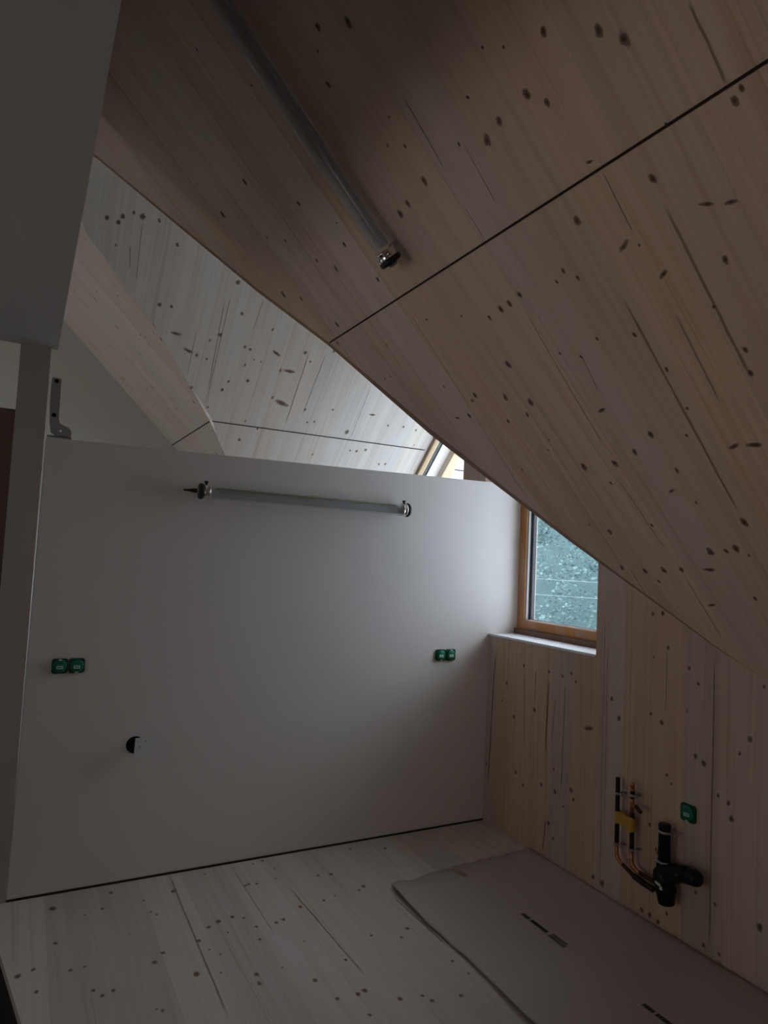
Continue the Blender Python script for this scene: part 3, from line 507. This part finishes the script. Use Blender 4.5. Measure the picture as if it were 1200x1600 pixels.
# ---------------- tube lamps ----------------
def tube_lamp(name, A, B, wall_n, R, label, cable_end=None, pcb_side=1.0, dif='diffuser', refl='reflector', strip=True):
    """A..B axis of the tube, wall_n points from the wall to the lamp"""
    A = Vector(A); B = Vector(B); N = Vector(wall_n).normalized(); d = (B-A).normalized(); L = (B-A).length; s = N.cross(d)
    t = thing(name, A, label, 'lamp', 'clear tube lamps with steel collars')
    bm = bmesh.new(); lathe(bm, A, d, [(0.0,R),(L,R)], 32)
    bm.faces.ensure_lookup_table(); bmesh.ops.delete(bm, geom=[f for f in bm.faces if len(f.verts) > 4], context='FACES')
    obj('clear_tube', bm, M['tube'], t, True)
    # inner frosted half pipe and the led board behind it
    bm = bmesh.new(); K_ = 14; rr = R*0.80; e = 0.05; prev = None
    for a_ in range(K_+1):
        an = math.radians(-80+160*a_/K_)
        q = [A+d*h+(N*math.cos(an)+s*math.sin(an))*rr for h in (e, L-e)]
        cur = [bm.verts.new(p) for p in q]
        if prev: bm.faces.new((prev[0], prev[1], cur[1], cur[0]))
        prev = cur
    obj('diffuser', bm, M[dif], t, True, 'grey frosted inner diffuser')
    bm = bmesh.new(); base = A+d*e-N*R*0.30
    slab(bm, [base-s*R*0.72, base+s*R*0.72, base+s*R*0.72+d*(L-2*e), base-s*R*0.72+d*(L-2*e)], -N*0.008)
    obj('reflector_tray', bm, M[refl], t, False, 'grey inner tray')
    bm = bmesh.new(); base = A+d*(e+.02)+s*R*0.62*pcb_side-N*R*0.25
    slab(bm, [base-s*R*0.15, base+s*R*0.15, base+s*R*0.15+d*(L-2*e-.04), base-s*R*0.15+d*(L-2*e-.04)], N*0.006)
    obj('led_strip', bm, M['pcb'] if strip else M[refl], t, False, 'olive green strip' if strip else None)
    for (P, dd, cab) in ((A, -d, cable_end == 'A'), (B, d, cable_end == 'B')):
        bm = bmesh.new(); lathe(bm, P-dd*0.040, dd, [(0,R+.0005),(0.001,R+.004),(0.006,R+.005),(0.010,R+.003),(0.020,R+.003),(0.024,R+.005),(0.030,R+.005),(0.031,R*0.9)], 32)
        cl = obj('steel_collar', bm, M['chrome'], t, True, 'polished steel collar')
        bm = bmesh.new(); lathe(bm, P-dd*0.009, dd, [(0,R+.002),(0.003,R+.006),(0.014,R+.007),(0.020,R+.003),(0.021,R*0.75)], 32)
        obj('end_cap', bm, M['black_rubber'], t, True, 'black rubber end cap')
        bm = bmesh.new(); lathe(bm, P+dd*0.012, dd, [(0,R*0.50),(0.009,R*0.48),(0.0105,R*0.40),(0.011,0.001)], 24)
        obj('end_disc', bm, M['galvanised'], t, True, 'grey end disc')
        # bracket to the wall and clamp screw
        bm = bmesh.new(); q = P-dd*0.030
        slab(bm, [q-s*0.012-N*(R+.001), q+s*0.012-N*(R+.001), q+s*0.012-N*(R+.001)-dd*0.014, q-s*0.012-N*(R+.001)-dd*0.014], -N*(GAP_-0.001))
        obj('wall_bracket', bm, M['galvanised'], t)
        bm = bmesh.new(); side = s*pcb_side
        lathe(bm, P-dd*0.022+side*(R+.003), side, [(0,0.006),(0.006,0.006),(0.007,0.010),(0.016,0.010),(0.018,0.005)], 16)
        obj('clamp_screw', bm, M['black_rubber'], t, True, 'black clamp screw')
        if cab:
            bm = bmesh.new(); tube(bm, [P+dd*0.015, P+dd*0.045, P+dd*0.062-N*0.004, P+dd*0.085-N*0.010], [0.012,0.010,0.006,0.005], 12)
            obj('cable_stub', bm, M['brown_lagging'], t, True, 'short brown cable stub')
    return t
GAP_ = 0.024
tube_lamp('tube_lamp', (0.770,3.416,1.8860), (1.965,3.416,1.8790), (0,-1,0), 0.034, 'short clear tube lamp mounted level on the white partition', 'A', pcb_side=1.0)
GAP_ = 0.024
def cpt(x, y, h): return (x-h*.70711, y, CZ-x-h*.70711)
tube_lamp('tube_lamp', cpt(0.20,2.055,0.061), cpt(1.128,2.085,0.061), (-.70711,0,-.70711), 0.036, 'long dim clear tube lamp mounted on the slanted wooden ceiling', None, pcb_side=-1.0, dif='diffuser_grey', refl='reflector_grey', strip=False)

# ---------------- green flush box covers ----------------
def round_rect(bm, c, ux, uy, n, w_, h_, r_, depth, seg=5):
    c = Vector(c); pts = []
    for (sx, sy, a0) in ((1,1,0),(-1,1,90),(-1,-1,180),(1,-1,270)):
        for k in range(seg+1):
            a = math.radians(a0+90*k/seg); pts.append(c+ux*(sx*(w_/2-r_)+math.cos(a)*r_)+uy*(sy*(h_/2-r_)+math.sin(a)*r_))
    slab(bm, pts, n*depth)
def green_cover(parent, c, ux, n, size=0.068, flip=1):
    ux = Vector(ux); n = Vector(n); uy = Vector((0,0,1)); c = Vector(c)
    bm = bmesh.new(); round_rect(bm, c, ux, uy, n, size, size, 0.012, 0.010); f_ = obj('cover_plate', bm, M['green_dark'], parent)
    bm = bmesh.new(); lathe(bm, c+n*0.009, n, [(0,size*0.44),(0.007,size*0.43),(0.009,size*0.38),(0.0095,0.001)], 24); obj('round_lid', bm, M['green'], parent, True, 'brighter green round lid')
    bm = bmesh.new(); a = c+n*0.019+uy*(-0.004)
    slab(bm, [a-ux*0.014-uy*0.008, a+ux*0.014-uy*0.008, a+ux*0.014+uy*0.006, a-ux*0.014+uy*0.006], n*0.0006); lb = obj('label', bm, M['label'], parent, False, 'small pale label')
    bm = bmesh.new(); a = c+n*0.0198+uy*(-0.005)
    slab(bm, [a-ux*0.010-uy*0.002, a+ux*0.010-uy*0.002, a+ux*0.010+uy*0.0018, a-ux*0.010+uy*0.0018], n*0.0004); o = obj('print_line', bm, M['green_dark'], lb)
    bm = bmesh.new(); box(bm, (-.0065,-.0065,-.003),(.0065,.0065,.003)); bmesh.ops.transform(bm, matrix=Matrix.Translation(c+n*0.011+uy*flip*size*0.43) , verts=bm.verts[:]); obj('tab', bm, M['label'], parent, False, 'pale notch tab')
for (x0, z0, lab, fl) in ((0.226,1.028,'pair of green electrical box covers low on the left end of the white partition', -1), (2.312,1.024,'pair of green electrical box covers on the white partition near the window sill', 1)):
    t = thing('electrical_box', (x0,YP,z0), lab, 'electrical box', 'green electrical box covers')
    for k in (-1, 1): green_cover(t, (x0+k*0.036,YP,z0), (1,0,0), (0,-1,0), 0.068, fl*k)
t = thing('electrical_box', (XE,2.009,0.552), 'single green electrical box cover on the wooden wall above the black drain', 'electrical box', 'green electrical box covers')
green_cover(t, (XE,2.009,0.552), (0,1,0), (-1,0,0), 0.074, -1)

# ---------------- junction hole with white cover plate ----------------
t = thing('junction_box', (0.545,YP,0.640), 'white square cover plate standing off over a black round hole in the partition', 'electrical box')
bm = bmesh.new(); lathe(bm, (0.545,YP,0.640), (0,-1,0), [(0,0.040),(0.003,0.040),(0.0032,0.036)], 28); obj('wall_hole', bm, M['void'], t, True, 'black round opening')
bm = bmesh.new(); round_rect(bm, (0.582,YP-0.045,0.638), Vector((1,0,-0.03)).normalized(), Vector((0.03,0,1)).normalized(), Vector((0,-1,0)), 0.088, 0.088, 0.003, 0.004)
obj('cover_plate', bm, M['white_paint'], t, False, 'white square plate')
bm = bmesh.new(); tube(bm, [(0.550,YP,0.640),(0.556,YP-0.046,0.640)], 0.012, 12); obj('plate_stem', bm, M['black_rubber'], t, True)
for (dx, dz) in ((0.004,0.028),(-0.022,0.004)):
    bm = bmesh.new(); lathe(bm, (0.582+dx,YP-0.049,0.638+dz), (0,-1,0), [(0,0.003),(0.0015,0.003),(0.002,0.001)], 10); obj('screw', bm, M['ink_soft'], t)

# ---------------- metal angle bracket on top of the partition ----------------
t = thing('angle_bracket', (0.085,YP+0.01,2.08), 'galvanised steel angle bracket screwed to the plastered post above the partition', 'bracket')
bm = bmesh.new(); yb = YP-0.006
arc = [(0.052,2.36),(0.050,2.30),(0.050,2.22),(0.055,2.15),(0.062,2.105),(0.085,2.088),(0.120,2.084),(0.148,2.090),(0.152,2.112),(0.140,2.132),(0.115,2.142),(0.098,2.150),(0.092,2.18),(0.092,2.26),(0.090,2.36)]
slab(bm, [(x+0.012,yb,z) for x,z in arc], (0,0.004,0)); obj('steel_strap', bm, M['galvanised'], t)
bm = bmesh.new(); slab(bm, [(0.062,yb,2.086),(0.165,yb,2.086),(0.165,yb+0.07,2.088),(0.062,yb+0.07,2.088)], (0,0,0.004)); obj('foot_plate', bm, M['galvanised'], t)
for (x, z) in ((0.083,2.345),(0.083,2.185)):
    bm = bmesh.new(); lathe(bm, (x,yb+0.001,z), (0,-1,0), [(0,0.010),(0.003,0.010),(0.0035,0.008)], 14); obj('screw_hole', bm, M['void'], t, False, 'black screw hole')
bm = bmesh.new(); lathe(bm, (0.112,yb,2.115), (0,-1,0), [(0,0.007),(0.004,0.007),(0.006,0.003)], 12); obj('screw_head', bm, M['chrome'], t, True)

# ---------------- pipes on the end wall ----------------
PXP = 2.592
def clamp(parent, c, axis, r_):
    """pipe clip: steel ring with two ears and a stand-off screw to the wall"""
    c = Vector(c); axis = Vector(axis).normalized(); bm = bmesh.new()
    lathe(bm, c-axis*0.006, axis, [(0,r_+.0005),(0.0,r_+.003),(0.012,r_+.003),(0.012,r_+.0005)], 20)
    lathe(bm, c+Vector((0,-(r_),0)), (0,-1,0), [(0,0.005),(0.016,0.005),(0.017,0.003)], 10); lathe(bm, c+Vector((0,r_,0)), (0,1,0), [(0,0.004),(0.005,0.004),(0.006,0.003)], 10)
    obj('pipe_clip', bm, M['galvanised'], parent, True, 'galvanised pipe clip')
    bm = bmesh.new(); lathe(bm, c+Vector((r_,0,0)), (1,0,0), [(0,0.004),(XE-c.x-r_+0.002,0.004)], 8)
    lathe(bm, Vector((XE-0.003,c.y,c.z)), (1,0,0), [(0,0.011),(0.004,0.011)], 12); obj('clip_screw', bm, M['galvanised'], parent, True)
t = thing('water_pipe', (PXP,2.363,0.24), 'black insulated water pipe bent at the foot, left of the two on the wooden wall', 'pipe', 'water pipes on the wooden wall')
bm = bmesh.new(); tube(bm, [(PXP,2.363,0.30),(PXP,2.364,0.600)], 0.0105, 16); obj('insulated_pipe', bm, M['insulation'], t, True, 'black insulated pipe')
bm = bmesh.new(); tube(bm, elbow((PXP,2.363,0.300),(PXP,2.361,0.226),(PXP,2.305,0.206),0.030), 0.009, 14); obj('elbow', bm, M['copper'], t, True, 'copper elbow')
bm = bmesh.new(); tube(bm, [(PXP,2.325,0.213),(PXP,2.262,0.190)], 0.0095, 14); obj('lower_pipe', bm, M['brown_lagging'], t, True, 'dark red lower pipe')
bm = bmesh.new(); tube(bm, [(PXP,2.262,0.190),(PXP,2.255,0.188),(PXP,2.200,0.180),(PXP,2.195,0.180)], [0.011,0.014,0.014,0.010], 14); obj('sleeve', bm, M['insulation'], t, True)
bm = bmesh.new(); tube(bm, [(PXP,2.195,0.180),(PXP,2.150,0.176),(PXP,2.146,0.176)], [0.013,0.014,0.010], 14); obj('end_stop', bm, M['black_rubber'], t, True, 'black end stop')
clamp(t, (PXP,2.364,0.527), (0,0,1), 0.0105); clamp(t, (PXP,2.363,0.289), (0,0,1), 0.0105)
t = thing('water_pipe', (PXP,2.274,0.24), 'copper and black water pipe with short side stub, nearest the drain', 'pipe', 'water pipes on the wooden wall')
bm = bmesh.new(); tube(bm, [(PXP,2.276,0.575),(PXP,2.276,0.600),(PXP,2.276,0.606)], [0.0095,0.0095,0.006], 14); tube(bm, [(PXP,2.276,0.46),(PXP,2.276,0.578)], 0.0098, 14); obj('copper_pipe', bm, M['copper'], t, True, 'bare copper length')
bm = bmesh.new(); tube(bm, [(PXP,2.276,0.530),(PXP,2.276,0.566)], 0.0108, 14); obj('dark_collar', bm, M['insulation'], t, True)
bm = bmesh.new(); tube(bm, [(PXP,2.2735,0.300),(PXP,2.2755,0.462)], 0.0108, 14); obj('insulated_pipe', bm, M['insulation'], t, True, 'black insulated pipe')
bm = bmesh.new(); tube(bm, [(PXP,2.276,0.500),(PXP,2.255,0.502),(PXP,2.252,0.502)], [0.010,0.010,0.008], 14); obj('tee', bm, M['copper'], t, True, 'copper tee')
bm = bmesh.new(); tube(bm, [(PXP,2.255,0.502),(PXP-0.03,2.205,0.500),(PXP-0.032,2.198,0.500)], [0.009,0.009,0.008], 14); obj('side_stub', bm, M['brown_lagging'], t, True, 'dark red side stub')
bm = bmesh.new(); tube(bm, elbow((PXP,2.2735,0.302),(PXP,2.272,0.228),(PXP,2.215,0.212),0.028), 0.0095, 14); obj('elbow', bm, M['copper'], t, True, 'copper elbow')
bm = bmesh.new(); tube(bm, [(PXP,2.225,0.216),(PXP+0.005,2.140,0.208)], 0.010, 14); obj('lower_pipe', bm, M['brown_lagging'], t, True, 'dark red lower pipe')
clamp(t, (PXP,2.276,0.545), (0,0,1), 0.0108); clamp(t, (PXP,2.274,0.300), (0,0,1), 0.0108)
# yellow tape across both pipes
bm = bmesh.new(); zt0, zt1 = 0.392, 0.448
ring = [(PXP+0.012,2.376),(PXP-0.002,2.3765),(PXP-0.012,2.368),(PXP-0.0125,2.355),(PXP-0.006,2.33),(PXP-0.005,2.31),(PXP-0.0125,2.284),(PXP-0.013,2.270),(PXP-0.004,2.262),(PXP+0.012,2.262)]
n_ = len(ring); top_ = []; bot_ = []
for i, (x, y) in enumerate(ring):
    sag = 0.014*(i/(n_-1)); top_.append(bm.verts.new((x,y,zt1+0.004*math.sin(i*2.1)-sag*0.2))); bot_.append(bm.verts.new((x,y,zt0-0.006*math.sin(i*1.3)-sag)))
for i in range(n_): bm.faces.new((bot_[i], bot_[(i+1)%n_], top_[(i+1)%n_], top_[i]))
tag(obj('yellow_tape', bm, M['tape'], None, False), 'yellow tape band wrapped across the two water pipes', 'tape')
# black drain
DX = 2.582; DY = 2.088
t = thing('drain_pipe', (DX,DY,0.16), 'black plastic drain pipe with a side branch on the wooden wall', 'pipe')
bm = bmesh.new(); lathe(bm, (DX,DY-0.002,0.300), (0,0,1), [(0,0.026),(0.170,0.0255),(0.180,0.027),(0.186,0.024),(0.187,0.020)], 28); obj('upper_pipe', bm, M['black_pipe'], t, True)
bm = bmesh.new(); lathe(bm, (DX,DY-0.004,0.225), (0,0,1), [(0,0.042),(0.005,0.046),(0.055,0.046),(0.070,0.034),(0.100,0.033),(0.104,0.026)], 28); obj('tee_body', bm, M['black_pipe'], t, True)
bm = bmesh.new(); lathe(bm, (DX,DY-0.022,0.285), (-0.06,-1,0.36), [(-0.03,0.040),(0.05,0.040),(0.06,0.034),(0.110,0.033)], 24); lathe(bm, (DX-0.006,DY-0.118,0.316), (-0.10,-1,0.18), [(-0.01,0.034),(0.05,0.033),(0.066,0.028),(0.072,0.015)], 24)
obj('branch', bm, M['black_pipe'], t, True, 'black side branch')
bm = bmesh.new(); lathe(bm, (DX,DY-0.008,0.238), (0.0,-0.12,-1), [(0,0.042),(0.03,0.046),(0.045,0.040),(0.060,0.037),(0.085,0.034),(0.088,0.030)], 28); obj('lower_socket', bm, M['black_pipe'], t, True)
bm = bmesh.new(); lathe(bm, (DX,DY-0.002,0.448), (0,0,1), [(0,0.0262),(0,0.0295),(0.010,0.0295),(0.010,0.0262)], 28); obj('pipe_collar', bm, M['galvanised'], t, True, 'steel collar')
bm = bmesh.new(); lathe(bm, (DX,DY-0.030,0.453), (0,-1,0), [(0,0.006),(0.022,0.006),(0.024,0.009),(0.030,0.009)], 12); obj('collar_screw', bm, M['galvanised'], t, True); bm = bmesh.new(); lathe(bm, (DX+.026,DY-0.002,0.453), (1,0,0), [(0,0.006),(XE-DX-.025,0.006)], 12); obj('wall_stud', bm, M['galvanised'], t, True)
bm = bmesh.new(); lathe(bm, (DX,DY-0.003,0.322), (0,0,1), [(0,0.0335),(0.007,0.0335),(0.0075,0.028)], 24); obj('seal_ring', bm, M['galvanised'], t, True, 'grey seal ring')
bm = bmesh.new(); slab(bm, [(DX-0.0475,DY-0.022,0.232),(DX-0.0475,DY+0.006,0.240),(DX-0.0475,DY+0.004,0.250),(DX-0.0475,DY-0.022,0.244)], (0.004,0,0)); slab(bm, [(DX-0.0475,DY-0.030,0.222),(DX-0.0475,DY-0.018,0.222),(DX-0.0475,DY-0.018,0.236),(DX-0.0475,DY-0.030,0.236)], (0.006,0,0)); obj('sticker', bm, M['label'], t, False, 'small white sticker')
t = tag(None or obj('pipe_outlet', (lambda b_: (lathe(b_, (XE+0.002,2.128,0.352), (-1,0,0), [(0,0.028),(0.010,0.028),(0.016,0.020),(0.050,0.017),(0.052,0.010)], 20), b_)[1])(bmesh.new()), M['copper'], None, True), 'copper coloured outlet half hidden behind the black drain pipe', 'pipe')

# ---------------- protective sheet on the floor ----------------
t = thing('protective_sheet', (2.15,1.5,0), 'grey cardboard sheet with ragged edge and black print on the floor', 'cardboard sheet')
bm = bmesh.new(); rs = random.Random(5)
far_ = [(1.6907,2.9327),(1.7600,2.952),(1.8252,2.9468),(1.93,2.975),(2.0197,2.9846),(2.10,2.992),(2.2115,3.0004),(2.30,3.010),(2.405,3.0042),(2.52,3.018),(2.633,3.024)]
pts_f = []
for i in range(len(far_)-1):
    (x0,y0),(x1,y1) = far_[i], far_[i+1]
    for k in range(4): pts_f.append((x0+(x1-x0)*k/4, y0+(y1-y0)*k/4+rs.uniform(-.004,.004)))
pts_f.append(far_[-1])
NY = 46; rows = []
for j in range(NY+1):
    s_ = j/NY; row = []
    for i, (x, y) in enumerate(pts_f):
        yy = y+(-1.2-y)*s_; tx = (x-1.6907)/(2.633-1.6907)
        xl = 1.689+0.006*math.sin(yy*9)+0.003*math.sin(yy*31)-0.012*s_; xx = xl+(2.633-xl)*tx
        lift = 0.010*math.exp(-((tx)/0.10)**2)*abs(math.sin(yy*3.7+0.6))+0.004*math.exp(-(tx/0.3)**2)*(0.5+0.5*math.sin(yy*14+tx*9))+0.006*math.exp(-(s_/0.02)**2)*abs(math.sin(x*17))
        row.append(bm.verts.new((xx, yy, 0.003+lift)))
    rows.append(row)
for j in range(NY):
    for i in range(len(pts_f)-1): bm.faces.new((rows[j][i], rows[j][i+1], rows[j+1][i+1], rows[j+1][i]))
sh = obj('sheet', bm, M['paper'], t, True); md = sh.modifiers.new('thick','SOLIDIFY'); md.thickness = 0.0022; md.offset = -1
# print running along the sheet: two short solid words and a softer block, repeated
def print_block(bm, x0, y0, x1, y1, cells, rs_):
    n_c = cells
    for k in range(n_c):
        ya = y0+(y1-y0)*k/n_c; yb_ = y0+(y1-y0)*(k+0.90)/n_c
        slab(bm, [(x0,ya,.0068),(x1,ya,.0068),(x1,yb_,.0068),(x0,yb_,.0068)], (0,0,0.0003))
for (yo, fl) in ((2.481,1),(1.801,1),(1.121,1)):
    bm = bmesh.new(); print_block(bm, 2.121, yo, 2.141, yo-0.050, 4, rs); print_block(bm, 2.121, yo-0.060, 2.141, yo-0.165, 8, rs)
    obj('printed_words', bm, M['ink'], t, False, 'black printed words')
    bm = bmesh.new(); print_block(bm, 2.114, yo-0.185, 2.131, yo-0.285, 9, rs); print_block(bm, 2.135, yo-0.185, 2.150, yo-0.275, 7, rs)
    obj('printed_logo', bm, M['ink_soft'], t, False, 'smaller grey print')
bm = bmesh.new(); slab(bm, [(2.066,2.962,.011),(2.094,2.962,.011),(2.116,2.885,.0095),(2.088,2.880,.0095)], (0,0,0.001)); obj('torn_patch', bm, M['wood_trim'], t, False, 'small brown torn patch'); 

# ---------------- outside: wooded slope and cables ----------------
def leaf_mat():
    m, nt, out = new_mat('hazy_tree_leaves'); b = NB(nt)
    g = b.n('ShaderNodeNewGeometry'); oi = b.n('ShaderNodeTexCoord')
    rr = g.outputs['Random Per Island']; ns = b.noise(oi.outputs['Object'], 0.55, 3.0)
    c = b.mix(rr, (0.09,0.14,0.135,1), (0.24,0.32,0.29,1)); c = b.mix(b.maprange(ns, 0.4, 0.62, 0, 0.6), c, (0.05,0.085,0.10,1))  # distance haze is mixed into these blue-green leaf tones
    d = b.n('ShaderNodeBsdfDiffuse'); b.l(c, d.inputs[0]); tl = b.n('ShaderNodeBsdfTranslucent'); b.l(c, tl.inputs[0])
    mx = b.n('ShaderNodeMixShader'); mx.inputs[0].default_value = 0.35; b.l(d.outputs[0], mx.inputs[1]); b.l(tl.outputs[0], mx.inputs[2]); b.l(mx.outputs[0], out.inputs[0]); return m
ctr = Vector((17.0,19.0,0)); away = Vector((.667,.745,0)); side = Vector((.745,-.667,0))
nr = np.random.default_rng(3); V_ = []; F_ = []
for c_i in range(900):
    a = nr.uniform(-13,13); h = nr.uniform(-5,12); dpt = nr.uniform(-1.2,1.6)+0.28*h
    cc_ = np.array(ctr+side*a+away*dpt)+np.array([0,0,h+1.0]); rad = nr.uniform(0.35,0.9)
    k = int(110); dirs = nr.normal(size=(k,3)); dirs /= np.linalg.norm(dirs,axis=1)[:,None]
    pos = cc_+dirs*rad*nr.uniform(0.55,1.0,(k,1))*np.array([1,1,1.25])
    for p, dr in zip(pos, dirs):
        s_ = nr.uniform(0.03,0.085); a1 = np.cross(dr+nr.normal(size=3)*0.5, [0,0,1.0]); a1 /= np.linalg.norm(a1)+1e-9; a2 = np.cross(a1, dr+nr.normal(size=3)*0.5); a2 /= np.linalg.norm(a2)+1e-9
        i0 = len(V_); V_ += [tuple(p-a1*s_), tuple(p-a2*s_*0.7), tuple(p+a1*s_), tuple(p+a2*s_*0.7)]; F_.append((i0,i0+1,i0+2,i0+3))
me = bpy.data.meshes.new('tree_foliage'); me.from_pydata(V_, [], F_); me.materials.append(leaf_mat()); fo = bpy.data.objects.new('tree_foliage', me); COL.objects.link(fo)
tag(fo, 'hazy blue-green leafy trees filling the view outside the window', 'trees', kind='stuff')
bm = bmesh.new(); gx = 24; gy = 16; grid = []
for j in range(gy+1):
    row = []
    for i in range(gx+1):
        a = -30+60*i/gx; dd_ = -14+j*2.6; z = -4.5 if dd_ < -1 else -4.5+(dd_+1)*0.95
        p = ctr+side*a+away*dd_; row.append(bm.verts.new((p.x,p.y,z+rs.uniform(-.4,.4))))
    grid.append(row)
for j in range(gy):
    for i in range(gx): bm.faces.new((grid[j][i],grid[j][i+1],grid[j+1][i+1],grid[j+1][i]))
struct(obj('hillside', bm, simple('wooded_ground', (0.07,0.11,0.11), 0.95, 0, 0.1, 0.3, 1.2, 0.5), None, True), 'dim green wooded hillside outside the window')
for (z_, lab) in ((0.86,'upper thin grey cable crossing in front of the trees'),(0.55,'lower thin grey cable crossing in front of the trees')):
    cpts = []
    for i in range(21):
        a = -10+i; p = Vector((9.2,10.2,0))+side*a; cpts.append((p.x,p.y,z_+1.0-0.55+0.004*a*a-0.012*a))
    bm = bmesh.new(); tube(bm, cpts, 0.0045, 6); tag(obj('overhead_cable', bm, simple('grey_cable', (0.16,0.20,0.20), 0.6), None, True), lab, 'cable', 'overhead cables')
